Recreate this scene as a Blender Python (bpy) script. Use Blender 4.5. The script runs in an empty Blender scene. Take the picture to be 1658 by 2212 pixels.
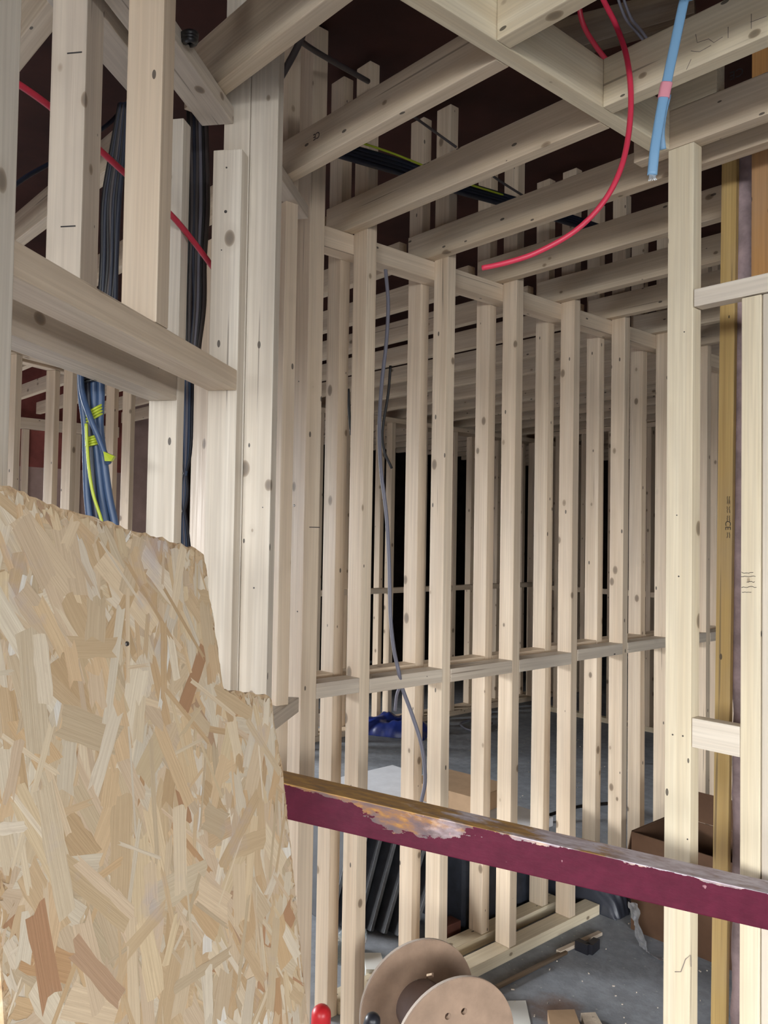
import bpy, bmesh, math, random
from mathutils import Vector as V, Matrix, noise
random.seed(7)
SC = bpy.context.scene
COL = SC.collection
# ------------------------------------------------------------------ camera
CAM_H = 1.45
F_PX, CX, CY = 1776.3, 829.0, 1106.0
R_ = V((0.66461, 0.74703, 0.01641)); R_.normalize()
YAW, PIT, ROL = 0.843803, 0.0299867, 0.0164132
_f = V((-math.sin(YAW)*math.cos(PIT), math.cos(YAW)*math.cos(PIT), math.sin(PIT)))
_r0 = V((math.cos(YAW), math.sin(YAW), 0)); _u0 = _r0.cross(_f)
_r = _r0*math.cos(ROL)+_u0*math.sin(ROL)
_u = -_r0*math.sin(ROL)+_u0*math.cos(ROL)
EYE = V((0, 0, CAM_H))
cam_d = bpy.data.cameras.new('camera'); cam = bpy.data.objects.new('camera', cam_d); COL.objects.link(cam)
cam_d.sensor_fit = 'VERTICAL'; cam_d.sensor_height = 36; cam_d.lens = F_PX/2212*36
cam_d.clip_start = .02; cam_d.clip_end = 60
m = Matrix.Identity(4)
for i in range(3):
    m[i][0] = _r[i]; m[i][1] = _u[i]; m[i][2] = -_f[i]; m[i][3] = EYE[i]
cam.matrix_world = m
SC.camera = cam
# ------------------------------------------------------------------ light
SC.view_settings.view_transform = 'Standard'; SC.view_settings.look = 'None'
SC.view_settings.gamma = 1; SC.view_settings.use_curve_mapping = False
SC.view_settings.exposure = 0.14
w = bpy.data.worlds.new('daylight'); SC.world = w; w.use_nodes = True
bg = w.node_tree.nodes['Background']; bg.inputs[0].default_value = (.80, .90, 1, 1); bg.inputs[1].default_value = 0.8
_g = w.node_tree.nodes.new('ShaderNodeTexCoord'); _sx = w.node_tree.nodes.new('ShaderNodeSeparateXYZ'); _rp = w.node_tree.nodes.new('ShaderNodeValToRGB')
w.node_tree.links.new(_g.outputs['Generated'], _sx.inputs[0]); w.node_tree.links.new(_sx.outputs[2], _rp.inputs[0]); w.node_tree.links.new(_rp.outputs[0], bg.inputs[0])
_rp.color_ramp.elements[0].position = .0; _rp.color_ramp.elements[0].color = (.10, .10, .10, 1)
_rp.color_ramp.elements[1].position = .06; _rp.color_ramp.elements[1].color = (.80, .90, 1, 1)
def area(name, loc, target, sx, sy, power, col):
    d = bpy.data.lights.new(name, 'AREA'); d.shape = 'RECTANGLE'; d.size = sx; d.size_y = sy
    d.energy = power; d.color = col
    o = bpy.data.objects.new(name, d); COL.objects.link(o); o.location = loc
    o.rotation_euler = (V(target)-V(loc)).to_track_quat('-Z', 'Y').to_euler()
    return o
# daylight through the big front opening behind the camera, and through the opening of the back room
area('daylight_front', (3.2, -6.0, 2.9), (2.6, 0, 2.7), 7.5, 3.0, 2100, (.95, .98, 1.0))
area('daylight_right', (7.7, -1.1, 2.9), (0, -.6, 2.7), 5.0, 3.0, 1550, (.95, .975, 1.0))
area('daylight_left', (-9.6, -2.0, 3.2), (-3.0, 2.6, .0), 4.4, 2.6, 3700, (.96, .98, 1.0))

# ------------------------------------------------------------------ pixel rays (measuring helper: photo point -> place)
def ray(x, y): return _f + _r*((x-CX)/F_PX) - _u*((y-CY)/F_PX)
def pd(x, y, d): return EYE + ray(x, y)*d
def pz(x, y, z): q = ray(x, y); return EYE + q*((z-CAM_H)/q.z)
def pY(x, y, Y): q = ray(x, y); return EYE + q*(Y/q.y)
def pX(x, y, X): q = ray(x, y); return EYE + q*(X/q.x)

# ------------------------------------------------------------------ materials
class NT:
    def __init__(s, name):
        s.m = bpy.data.materials.new(name); s.m.use_nodes = True
        s.t = s.m.node_tree; s.n = s.t.nodes; s.b = s.n['Principled BSDF']
    def new(s, t, **kw):
        n = s.n.new(t)
        for k, v in kw.items(): setattr(n, k, v)
        return n
    def link(s, a, b): s.t.links.new(a, b)
    def val(s, sock, v):
        if hasattr(v, 'node') or isinstance(v, bpy.types.NodeSocket): s.link(v, sock)
        else: sock.default_value = v
    def math(s, op, a, b=0.0, c=None):
        n = s.new('ShaderNodeMath', operation=op); s.val(n.inputs[0], a); s.val(n.inputs[1], b)
        if c is not None: s.val(n.inputs[2], c)
        return n.outputs[0]
    def vmath(s, op, a, b):
        n = s.new('ShaderNodeVectorMath', operation=op); s.val(n.inputs[0], a); s.val(n.inputs[1], b); return n.outputs[0]
    def noise(s, vec, scale, detail=3, rough=.55, dist=0):
        n = s.new('ShaderNodeTexNoise'); s.link(vec, n.inputs['Vector']); n.inputs['Scale'].default_value = scale
        n.inputs['Detail'].default_value = detail; n.inputs['Roughness'].default_value = rough; n.inputs['Distortion'].default_value = dist
        return n.outputs['Fac']
    def ramp(s, fac, stops, interp='LINEAR'):
        n = s.new('ShaderNodeValToRGB'); n.color_ramp.interpolation = interp
        e = n.color_ramp.elements
        while len(e) < len(stops): e.new(.5)
        for el, (p, c) in zip(e, stops):
            el.position = p; el.color = (c, c, c, 1) if isinstance(c, (int, float)) else (*c, 1)
        s.link(fac, n.inputs[0]); return n.outputs[0]
    def mix(s, fac, a, b, blend='MIX'):
        n = s.new('ShaderNodeMix', data_type='RGBA', blend_type=blend)
        s.val(n.inputs['Factor'], fac)
        for sock, v in ((n.inputs['A'], a), (n.inputs['B'], b)):
            s.val(n.inputs[sock.name] if False else sock, v if not isinstance(v, tuple) else (*v, 1))
        return n.outputs['Result']
    def coord(s, kind='Object'): return s.new('ShaderNodeTexCoord').outputs[kind]
    def bump(s, h, strength=.3, dist=.002):
        n = s.new('ShaderNodeBump'); n.inputs['Strength'].default_value = strength; n.inputs['Distance'].default_value = dist
        s.link(h, n.inputs['Height']); s.link(n.outputs[0], s.b.inputs['Normal'])
    def out(s, col=None, rough=.6, metal=0, spec=.5):
        if col is not None: s.val(s.b.inputs['Base Color'], col if not isinstance(col, tuple) else (*col, 1))
        s.val(s.b.inputs['Roughness'], rough); s.b.inputs['Metallic'].default_value = metal
        s.b.inputs['Specular IOR Level'].default_value = spec
        return s.m

def wood(name, light, dark, tint, grey=.25, knots=1.0, rough=.5, var=.22):
    """sawn softwood: long axis is local Z"""
    t = NT(name)
    oi = t.new('ShaderNodeObjectInfo').outputs['Random']
    off = t.new('ShaderNodeCombineXYZ'); t.link(t.math('MULTIPLY', oi, 41.3), off.inputs[0]); t.link(t.math('MULTIPLY', oi, 17.7), off.inputs[1]); t.link(t.math('MULTIPLY', oi, 29.9), off.inputs[2])
    p = t.vmath('ADD', t.coord(), off.outputs[0])
    g1 = t.noise(t.vmath('MULTIPLY', p, (34, 34, .9)), 1, 3, .55, .5)
    g2 = t.noise(t.vmath('MULTIPLY', p, (190, 190, 3.5)), 1, 2, .5)
    c = t.ramp(g1, [(.34, dark), (.5, tuple((a+b)/2 for a, b in zip(light, dark))), (.62, light)])
    c = t.mix(t.math('MULTIPLY', t.ramp(g2, [(.40, 1.0), (.58, 0.0)]), .30), c, tuple(x*.72 for x in dark))
    # per-board hue
    c = t.mix(t.math('MULTIPLY', t.math('FRACT', t.math('MULTIPLY', oi, 7.31)), var), c, tint)
    # grime and grey bloom
    d1 = t.noise(t.vmath('MULTIPLY', p, (7, 7, 2.2)), 1, 4, .6)
    c = t.mix(t.math('MULTIPLY', t.ramp(d1, [(.48, 0.0), (.72, 1.0)]), grey), c, (.33, .29, .25))
    # knots
    if knots > 0:
        wob = t.vmath('ADD', t.vmath('MULTIPLY', p, (12.5, 12.5, 8.0)), t.vmath('MULTIPLY', t.new('ShaderNodeTexNoise').outputs['Color'], (0.0, 0.0, 0.0)))
        vo = t.new('ShaderNodeTexVoronoi'); t.link(wob, vo.inputs['Vector']); vo.inputs['Scale'].default_value = 1.0
        size = t.math('MULTIPLY', t.new('ShaderNodeSeparateColor').outputs[0], 1.0)
        sep = t.new('ShaderNodeSeparateColor'); t.link(vo.outputs['Color'], sep.inputs[0])
        rad = t.math('MULTIPLY_ADD', sep.outputs[0], .11, .06)
        q = t.math('DIVIDE', vo.outputs['Distance'], rad)
        keep = t.math('GREATER_THAN', sep.outputs[1], .22)
        k = t.math('MULTIPLY', t.math('MULTIPLY', t.ramp(q, [(0.0, 1.0), (.75, .95), (.9, .7), (1.0, 0.0)]), keep), knots)
        kc = t.ramp(q, [(0.0, (.03, .018, .012)), (.6, (.085, .05, .028)), (.92, (.24, .155, .09))])
        c = t.mix(k, c, kc)
        halo = t.math('MULTIPLY', t.math('MULTIPLY', t.ramp(t.math('MULTIPLY', q, .4), [(.35, .35), (.8, 0.0)]), keep), knots)
        c = t.mix(halo, c, tuple(x*.8 for x in dark))
    vn = t.new('ShaderNodeTexVoronoi'); t.link(t.vmath('MULTIPLY', p, (21, 21, 9)), vn.inputs['Vector']); vn.inputs['Scale'].default_value = 1
    sn = t.new('ShaderNodeSeparateColor'); t.link(vn.outputs['Color'], sn.inputs[0])
    pin = t.math('MULTIPLY', t.math('LESS_THAN', vn.outputs['Distance'], .075), t.math('GREATER_THAN', sn.outputs[0], .35))
    c = t.mix(t.math('MULTIPLY', pin, .85), c, (.04, .03, .025))
    # drying checks
    ck = t.noise(t.vmath('MULTIPLY', p, (75, 75, 1.4)), 1, 1, .4)
    c = t.mix(t.math('MULTIPLY', t.ramp(ck, [(.745, 0.0), (.765, 1.0)]), .6), c, (.12, .085, .06))
    t.bump(g2, .25, .001)
    return t.out(c, t.ramp(g2, [(.3, rough+.12), (.7, rough-.06)]), 0, .45)

M = {}
M['pine'] = wood('pine_studs', (.70, .575, .43), (.585, .455, .32), (.66, .50, .36), .20)
M['pine_grey'] = wood('pine_weathered', (.62, .53, .42), (.50, .41, .32), (.52, .46, .40), .45)
M['pine_white'] = wood('pine_pale', (.74, .66, .55), (.62, .53, .42), (.66, .60, .52), .22)
M['pine_yellow'] = wood('pine_yellow', (.73, .635, .465), (.64, .53, .36), (.69, .60, .45), .18)
M['joist'] = wood('joist_pine', (.66, .545, .40), (.54, .42, .29), (.60, .47, .34), .32)
M['treated'] = wood('yellow_treated', (.62, .43, .17), (.50, .33, .12), (.62, .46, .22), .25, .5)
M['orange'] = wood('orange_board', (.50, .26, .09), (.40, .19, .06), (.50, .28, .12), .3, .4)
M['dark_wood'] = wood('old_dark_timber', (.13, .085, .05), (.08, .05, .03), (.12, .08, .05), .3, .3)

def flat(name, col, rough=.5, metal=0, spec=.5, n=0, nscale=20):
    t = NT(name); c = col
    if n:
        f = t.noise(t.coord(), nscale, 5, .6)
        c = t.mix(t.ramp(f, [(.35, 0.0), (.68, 1.0)]), tuple(x*(1-n) for x in col), tuple(min(1, x*(1+n)) for x in col))
        t.bump(f, .2, .003)
    return t.out(c, rough, metal, spec)
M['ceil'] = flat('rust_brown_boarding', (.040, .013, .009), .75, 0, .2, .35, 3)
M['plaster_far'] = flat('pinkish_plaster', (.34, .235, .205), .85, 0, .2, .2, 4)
M['band'] = flat('rust_red_paint', (.20, .055, .045), .7, 0, .3, .3, 5)
M['darkwall'] = flat('shade_dark_wall', (.022, .015, .013), .95, 0, .1, .4, 6)  # near-black wall: the unlit depth of the back rooms put into the colour
M['black_hole'] = flat('black_recess', (.008, .007, .007), .95, 0, .05)
M['stone'] = flat('rough_stone', (.24, .18, .15), .9, 0, .2, .5, 9)
M['mauve'] = flat('mauve_plaster', (.42, .32, .325), .9, 0, .2, .28, 16)
M['red_cable'] = flat('red_cable', (.42, .022, .045), .42)
M['red_loop'] = flat('red_cable_bright', (.60, .035, .075), .4)
M['blue_cable'] = flat('light_blue_sleeve', (.17, .32, .49), .45)
M['blue_cable2'] = flat('slate_blue_cable', (.036, .068, .14), .45)
M['navy_cable'] = flat('navy_cable', (.014, .018, .034), .45)
M['grey_cable'] = flat('grey_cable', (.16, .155, .19), .5)
M['black_cable'] = flat('black_cable', (.011, .010, .011), .45)
M['brown_cable'] = flat('brown_grey_cable', (.06, .048, .046), .5)
M['yellow_tape'] = flat('yellow_green_tape', (.38, .45, .03), .4)
M['green_tape'] = flat('green_tape', (.05, .22, .05), .4)
M['pink_tape'] = flat('pink_tape', (.62, .24, .29), .6)
M['tape_black'] = flat('black_tape', (.02, .02, .02), .3)
M['silver'] = flat('bright_wire', (.75, .78, .8), .3, .8)
M['mdf'] = flat('brown_hardboard', (.315, .215, .15), .75, 0, .3, .16, 14)
M['mdf_edge'] = flat('pale_board_edge', (.60, .52, .45), .8)
M['core'] = flat('grey_card_core', (.44, .38, .38), .8, 0, .3, .12, 10)
M['ink'] = flat('black_ink', (.03, .025, .025), .8)
M['pencil'] = flat('pencil', (.20, .16, .14), .8)
M['cardboard'] = flat('cardboard', (.40, .27, .165), .85, 0, .2, .12, 8)
M['cardboard_dark'] = flat('brown_cardboard', (.115, .062, .036), .85, 0, .2, .15, 8)
M['white'] = flat('white_board', (.74, .76, .80), .7, 0, .3, .06, 12)
M['paper'] = flat('white_paper', (.72, .72, .68), .8)
M['slate'] = flat('dark_grey_panel', (.017, .019, .025), .6, 0, .4, .3, 30)
M['slate_edge'] = flat('grey_panel_edge', (.13, .14, .155), .7, 0, .4, .2, 40)
M['polythene'] = flat('black_polythene', (.035, .038, .05), .38, 0, .6, .3, 8)
M['navy_wrap'] = flat('dark_wrapping', (.03, .034, .046), .5, 0, .5, .3, 25)
M['blue_bag'] = flat('blue_plastic', (.015, .03, .17), .35, 0, .5, .3, 10)
M['foil'] = flat('silver_foil', (.74, .76, .80), .3, .45, .5, .2, 40)
M['red_plastic'] = flat('red_plastic', (.50, .015, .02), .4)
M['black_plastic'] = flat('black_plastic', (.015, .015, .02), .4)
M['brick_red'] = flat('terracotta', (.09, .032, .022), .8, 0, .3, .2, 15)
M['nail'] = flat('steel_nail', (.10, .09, .085), .45, .7)
M['debris'] = flat('pale_shavings', (.55, .48, .40), .9)
def glass():
    t = NT('clear_plastic'); t.b.inputs['Transmission Weight'].default_value = .9; t.b.inputs['IOR'].default_value = 1.35
    return t.out((.85, .92, .92), .12)
M['clear'] = glass()
def concrete():
    t = NT('dusty_concrete'); p = t.coord()
    a = t.noise(p, 1.4, 6, .6); b = t.noise(p, 18, 5, .65); c = t.noise(p, 120, 2, .6)
    col = t.ramp(a, [(.3, (.21, .23, .26)), (.55, (.29, .31, .34)), (.75, (.36, .375, .40))])
    col = t.mix(t.math('MULTIPLY', t.ramp(b, [(.42, 1.0), (.6, 0.0)]), .35), col, (.12, .12, .13))
    vo = t.new('ShaderNodeTexVoronoi'); t.link(p, vo.inputs['Vector']); vo.inputs['Scale'].default_value = 26
    sp = t.ramp(vo.outputs['Distance'], [(.06, 1.0), (.10, 0.0)])
    col = t.mix(t.math('MULTIPLY', sp, .55), col, (.52, .50, .46))
    # rusty stain
    st = t.vmath('SUBTRACT', p, (-1.56, 2.13, 0)); ln = t.new('ShaderNodeVectorMath', operation='LENGTH'); t.link(st, ln.inputs[0])
    sm = t.math('MULTIPLY', t.ramp(t.math('ADD', ln.outputs['Value'], t.math('MULTIPLY', t.math('SUBTRACT', b, .5), .12)), [(.03, 1.0), (.10, 0.0)]), .6)
    col = t.mix(sm, col, (.24, .12, .06))
    t.bump(t.math('ADD', b, t.math('MULTIPLY', c, .4)), .3, .004)
    return t.out(col, .8, 0, .35)
M['concrete'] = concrete()
def flakemat():
    t = NT('strand_flakes')
    col = t.new('ShaderNodeVertexColor', layer_name='flake').outputs['Color']
    uv = t.new('ShaderNodeUVMap', uv_map='UVMap').outputs['UV']
    g = t.noise(t.vmath('MULTIPLY', uv, (9, 300, 1)), 1, 3, .6, .3)
    g2 = t.noise(t.vmath('MULTIPLY', uv, (30, 60, 1)), 1, 3, .6)
    c = t.mix(t.math('MULTIPLY', t.ramp(g, [(.38, 1.0), (.62, 0.0)]), .38), col, t.mix(.5, col, (.34, .20, .10)))
    c = t.mix(t.math('MULTIPLY', t.ramp(g2, [(.62, 0.0), (.78, 1.0)]), .25), c, (.40, .28, .18))
    p = t.coord()
    s = t.noise(p, 5.5, 5, .65)
    c = t.mix(t.math('MULTIPLY', t.ramp(s, [(.60, 0.0), (.70, 1.0)]), .42), c, (.46, .40, .44))
    t.bump(g, .35, .001)
    return t.out(c, .55, 0, .45)
M['flake'] = flakemat()
def osb_edge():
    t = NT('strand_board_core'); p = t.coord()
    n = t.noise(t.vmath('MULTIPLY', p, (60, 60, 60)), 1, 4, .6)
    c = t.ramp(n, [(.3, (.33, .20, .11)), (.5, (.55, .38, .22)), (.7, (.66, .52, .36))])
    t.bump(n, .6, .004)
    return t.out(c, .8, 0, .3)
M['osb_edge'] = osb_edge()
def red_beam():
    t = NT('rusty_red_steel'); p = t.coord()
    sx = t.new('ShaderNodeSeparateXYZ'); t.link(p, sx.inputs[0]); p = t.vmath('ADD', p, (0, 0, .4))
    n = t.noise(t.vmath('MULTIPLY', p, (20, 20, 9)), 1, 6, .65); n2 = t.noise(p, 34, 5, .65); n3 = t.noise(t.vmath('MULTIPLY', p, (60, 60, 22)), 1, 4, .6)
    red = t.mix(t.ramp(n2, [(.35, 0.0), (.7, 1.0)]), (.075, .0045, .018), (.10, .007, .025))
    rust = t.ramp(n3, [(.3, (.13, .095, .10)), (.47, (.19, .115, .10)), (.58, (.31, .15, .06)), (.68, (.46, .23, .06))])
    dust = t.ramp(n3, [(.30, (.40, .29, .24)), (.42, (.54, .45, .49)), (.6, (.74, .68, .74))])
    # plaster dust grows along the length, rust near the start (local Z is length, local Y height)
    z = t.math('ADD', sx.outputs[2], .4); y = sx.outputs[1]
    lens = t.ramp(t.math('ADD', t.math('MULTIPLY_ADD', z, .9, .52), t.math('MULTIPLY', t.math('SUBTRACT', n, .5), 1.3)), [(.44, 0.0), (.58, 1.0)])
    rtop_lit = t.ramp(n3, [(.3, (.27, .17, .11)), (.5, (.44, .25, .09)), (.68, (.60, .35, .11))])  # rust made paler for the top face: the light on it put into colour
    topc = t.mix(lens, rtop_lit, dust); frontc = t.mix(t.math('MULTIPLY', lens, .55), rust, t.mix(.4, dust, rust))
    top = t.math('GREATER_THAN', y, .0325)
    # worn paint: the top face, ragged arris, and one big flake low on the front near the start
    arris = t.math('ADD', y, t.math('MULTIPLY', t.math('SUBTRACT', n, .5), .055))
    worn = t.ramp(arris, [(.500, 0.0), (.503, 1.0)])
    worn = t.math('GREATER_THAN', arris, .0325)
    dz = t.math('ABSOLUTE', t.math('ADD', z, .27))
    patch = t.math('GREATER_THAN', t.math('ADD', t.math('ADD', t.math('MULTIPLY', y, 12.0), t.math('MULTIPLY', n, 1.5)), t.math('MULTIPLY', dz, -3.4)), .62)
    worn = t.math('MAXIMUM', worn, t.math('GREATER_THAN', y, .0333))
    mask = t.math('MAXIMUM', worn, patch)
    c = t.mix(mask, red, t.mix(top, frontc, topc))
    scr = t.noise(t.vmath('MULTIPLY', p, (90, 40, 60)), 1, 2, .5)
    c = t.mix(t.math('MULTIPLY', t.ramp(scr, [(.74, 0.0), (.78, 1.0)]), .7), c, (.45, .24, .26))
    t.bump(t.math('ADD', t.math('MULTIPLY', mask, .6), t.math('MULTIPLY', n3, .5)), .4, .003)
    return t.out(c, .55, 0, .22)
M['beam'] = red_beam()
def tapestripe():
    t = NT('striped_tape'); p = t.coord()
    sx = t.new('ShaderNodeSeparateXYZ'); t.link(p, sx.inputs[0])
    s = t.math('FRACT', t.math('MULTIPLY', sx.outputs[2], 90.0))
    c = t.mix(t.math('GREATER_THAN', s, .5), (.50, .58, .02), (.02, .06, .02))
    return t.out(c, .3)
M['stripe'] = tapestripe()

# ------------------------------------------------------------------ mesh helpers
USED = {}
def link(name, me, mat=None, parent=None):
    o = bpy.data.objects.new(name, me); COL.objects.link(o)
    if mat is not None:
        for mm in (mat if isinstance(mat, (list, tuple)) else [mat]): me.materials.append(M[mm] if isinstance(mm, str) else mm)
    if parent is not None: o.parent = parent
    return o
def tag(o, label, cat, group=None, kind=None):
    o['label'] = label; o['category'] = cat
    if group: o['group'] = group
    if kind: o['kind'] = kind
    return o
def struct(o): o['kind'] = 'structure'; return o
def from_bm(bm, name, smooth=False):
    me = bpy.data.meshes.new(name); bm.normal_update(); bm.to_mesh(me); bm.free()
    if smooth:
        for p in me.polygons: p.use_smooth = True
    return me
def box_bm(bm, x0, x1, y0, y1, z0, z1, bev=0, mat=None):
    mtx = Matrix.Translation(((x0+x1)/2, (y0+y1)/2, (z0+z1)/2)) @ Matrix.Diagonal((abs(x1-x0), abs(y1-y0), abs(z1-z0), 1))
    r = bmesh.ops.create_cube(bm, size=1, matrix=mtx)
    es = list({e for v in r['verts'] for e in v.link_edges})
    if bev:
        bmesh.ops.bevel(bm, geom=es, offset=bev, segments=2, profile=.6, affect='EDGES')
    return r
def beam_mesh(L, wd, h, bev=.0022, warp=0):
    """length along local Z, width X, height Y; a few rings along the length allow a slight natural bow"""
    bm = bmesh.new(); box_bm(bm, -wd/2, wd/2, -h/2, h/2, -L/2, L/2, bev)
    if warp:
        for _ in range(1):
            zs = sorted({round(v.co.z, 5) for v in bm.verts})
        es = [e for e in bm.edges if abs(e.verts[0].co.z-e.verts[1].co.z) > L*.5]
        bmesh.ops.subdivide_edges(bm, edges=es, cuts=5)
        for v in bm.verts:
            b = 1-(2*v.co.z/L)**2
            v.co.x += warp*b; v.co.y += warp*.6*b
    return from_bm(bm, 'timber')
def timber(name, label, cat, p0, p1, up, wd, h, mat='pine', group=None, parent=None, warp=0):
    p0 = V(p0); p1 = V(p1); z = (p1-p0); L = z.length; z.normalize()
    y = V(up); y = (y-z*y.dot(z)).normalized(); x = y.cross(z)
    o = link(name, beam_mesh(L, wd, h, warp=warp), mat, parent)
    c = (p0+p1)/2
    mt = Matrix.Identity(4)
    for i in range(3): mt[i][0] = x[i]; mt[i][1] = y[i]; mt[i][2] = z[i]; mt[i][3] = c[i]
    o.matrix_world = mt
    if label: tag(o, label, cat, group)
    return o
def tb(name, label, cat, x0, x1, y0, y1, z0, z1, ax, mat='pine', group=None, warp=0):
    """axis-aligned timber; ax = long axis"""
    cx, cy, cz = (x0+x1)/2, (y0+y1)/2, (z0+z1)/2
    if ax == 'z': return timber(name, label, cat, (cx, cy, z0), (cx, cy, z1), (0, 1, 0), x1-x0, y1-y0, mat, group, warp=warp)
    if ax == 'x': return timber(name, label, cat, (x0, cy, cz), (x1, cy, cz), (0, 0, 1), y1-y0, z1-z0, mat, group, warp=warp)
    return timber(name, label, cat, (cx, y0, cz), (cx, y1, cz), (0, 0, 1), x1-x0, z1-z0, mat, group, warp=warp)
def crom(pts, n=8):
    P = [V(p) for p in pts]; P = [P[0]*2-P[1]]+P+[P[-1]*2-P[-2]]; out = []
    for i in range(1, len(P)-2):
        a, b, c, d = P[i-1:i+3]
        for k in range(n):
            t = k/n
            out.append(.5*((2*b)+(c-a)*t+(2*a-5*b+4*c-d)*t*t+(3*b-a-3*c+d)*t**3))
    out.append(P[-2]); return out
def tube_bm(bm, pts, r, seg=8, flatten=None, rr=None, mi=0):
    """sweep; flatten=(sx,sy) elliptical"""
    pts = [V(p) for p in pts]; rings = []; prev = None
    for i, p in enumerate(pts):
        d = (pts[min(i+1, len(pts)-1)]-pts[max(i-1, 0)]).normalized()
        if prev is None:
            a = d.cross(V((0, 0, 1)));
            if a.length < .05: a = d.cross(V((1, 0, 0)))
        else: a = prev-d*prev.dot(d)
        a.normalize(); prev = a; b = d.cross(a)
        sx, sy = flatten or (1, 1); q = rr[i] if rr else r
        rings.append([bm.verts.new(p+(a*math.cos(2*math.pi*k/seg)*sx+b*math.sin(2*math.pi*k/seg)*sy)*q) for k in range(seg)])
    for A, B in zip(rings, rings[1:]):
        for k in range(seg):
            f = bm.faces.new((A[k], A[(k+1) % seg], B[(k+1) % seg], B[k])); f.material_index = mi; f.smooth = True
    for R, s in ((rings[0], 1), (rings[-1], -1)):
        f = bm.faces.new(R[::-1] if s == 1 else R); f.material_index = mi
def cable(name, label, pts, r, mat, cat='cable', group=None, n=8, parent=None, flatten=None, seg=8):
    bm = bmesh.new(); tube_bm(bm, crom(pts, n), r, seg, flatten)
    bmesh.ops.recalc_face_normals(bm, faces=bm.faces)
    o = link(name, from_bm(bm, name), mat, parent)
    if label: tag(o, label, cat, group)
    return o
ORD = 'first second third fourth fifth sixth seventh eighth ninth tenth eleventh twelfth thirteenth fourteenth fifteenth sixteenth seventeenth eighteenth nineteenth twentieth twenty-first twenty-second twenty-third twenty-fourth'.split()

# ------------------------------------------------------------------ setting
CEIL = 2.90
def slab(name, x0, x1, y0, y1, z0, z1, mat):
    bm = bmesh.new(); box_bm(bm, x0, x1, y0, y1, z0, z1); return struct(link(name, from_bm(bm, name), mat))
XW, XE, YS, YN = -6.9, 4.4, -3.1, 9.2
slab('floor', XW-.2, XE+.2, YS-.2, YN+.2, -.12, 0, 'concrete')
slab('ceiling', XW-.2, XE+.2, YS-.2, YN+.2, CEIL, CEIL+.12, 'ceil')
def wall_with_holes(name, axis, pos, th, a0, a1, holes, mat):
    bm = bmesh.new()
    def add(u0, u1, z0, z1):
        if u1-u0 < 1e-4 or z1-z0 < 1e-4: return
        if axis == 'y': box_bm(bm, u0, u1, pos, pos+th, z0, z1)
        else: box_bm(bm, pos, pos+th, u0, u1, z0, z1)
    cur = a0
    for (u0, u1, z0, z1) in sorted(holes):
        add(cur, u0, 0, CEIL); add(u0, u1, 0, z0); add(u0, u1, z1, CEIL); cur = u1
    add(cur, a1, 0, CEIL)
    return struct(link(name, from_bm(bm, name), mat))
wall_with_holes('wall_front', 'y', YS-.14, .14, XW-.2, XE+.2, [(.1, 4.2, .25, 2.17)], 'plaster_far')
wall_with_holes('wall_left', 'x', XW-.14, .14, YS, 3.45, [(-2.9, 1.15, .2, 2.0)], 'plaster_far')
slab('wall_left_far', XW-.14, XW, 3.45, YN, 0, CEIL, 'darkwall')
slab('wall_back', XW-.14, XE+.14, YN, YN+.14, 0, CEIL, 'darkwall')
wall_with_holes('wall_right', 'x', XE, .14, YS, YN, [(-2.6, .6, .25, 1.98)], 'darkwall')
slab('trim_1', XW, XW+.012, 1.2, 3.05, 1.97, CEIL, 'band')

# ------------------------------------------------------------------ twin stud wall running away to the right
XA = -1.846; SD = .063; ST = .038; BO = .125     # front face, stud depth, stud thickness, back row offset
K = .3467; Y1 = 1.558
JZ0, JZ1 = 2.363, 2.455
def SY(i): return Y1+K*(i-1)
NST = 14
G_f = 'front row studs of the twin stud wall'; G_b = 'back row studs of the twin stud wall'
tb('corner_stud', 'wide doubled corner stud rising to the ceiling at the near end of the twin wall', 'stud', XA-.108, XA, 1.348, 1.40, 0, 2.893, 'z', 'pine')
for i in range(1, NST):
    y = SY(i)
    fm = 'pine_yellow' if i in (2,) else 'pine'
    tb('timber_stud', f'front-row pine stud of the twin stud wall, {ORD[i-1]} beyond the corner stud', 'stud', XA-SD, XA, y, y+ST, 0 if i > 4 else .04 if i > 1 else .0, 2.875-random.random()*.012, 'z', 'pine', G_f, warp=random.uniform(-.003, .003) if i > 1 else 0)
    tb('timber_stud', f'back-row pine stud of the twin stud wall, behind the {ORD[i-1]} front stud', 'stud', XA-BO-SD, XA-BO, y, y+ST, 0 if i > 4 else .04 if i > 1 else 0, 2.878-random.random()*.012, 'z', 'pine', G_b, warp=random.uniform(-.003, .003) if i > 1 else 0)
for i in range(0, NST-1):
    ya = (1.40 if i == 0 else SY(i)+ST)+.0005; yb = SY(i+1)-.0005
    where = 'the corner and first studs' if i == 0 else f'the {ORD[i-1]} and {ORD[i]} studs'
    dz = random.uniform(-.006, .006)
    for row, off in (('front', 0), ('back', BO)):
        zz = dz + (0 if row == 'front' else random.uniform(-.003, .003))
        tb('noggin', f'waist-high {row}-row twin wall noggin between {where}', 'noggin', XA-off-SD, XA-off, ya, yb, .988+zz, 1.031+zz, 'y', 'pine_grey' if row == 'front' else 'pine', f'waist-high {row} noggins of the twin stud wall')
tb('top_plate', 'long top plate between the two stud rows, carrying the joists', 'plate', XA-BO+.001, XA-SD-.001, 1.402, SY(NST-1)+.3, 2.300, 2.3615, 'y', 'pine')
tb('bottom_plate', 'dusty front bottom plate on the concrete under the twin stud wall', 'plate', XA-SD, XA+.004, SY(1)+ST+.004, 2.79, 0, .039, 'y', 'pine_yellow')
tb('bottom_plate', 'dusty back bottom plate on the concrete behind the front plate', 'plate', XA-BO-SD, XA-BO+.004, SY(1)+ST+.004, 2.72, 0, .039, 'y', 'pine_yellow')

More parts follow.
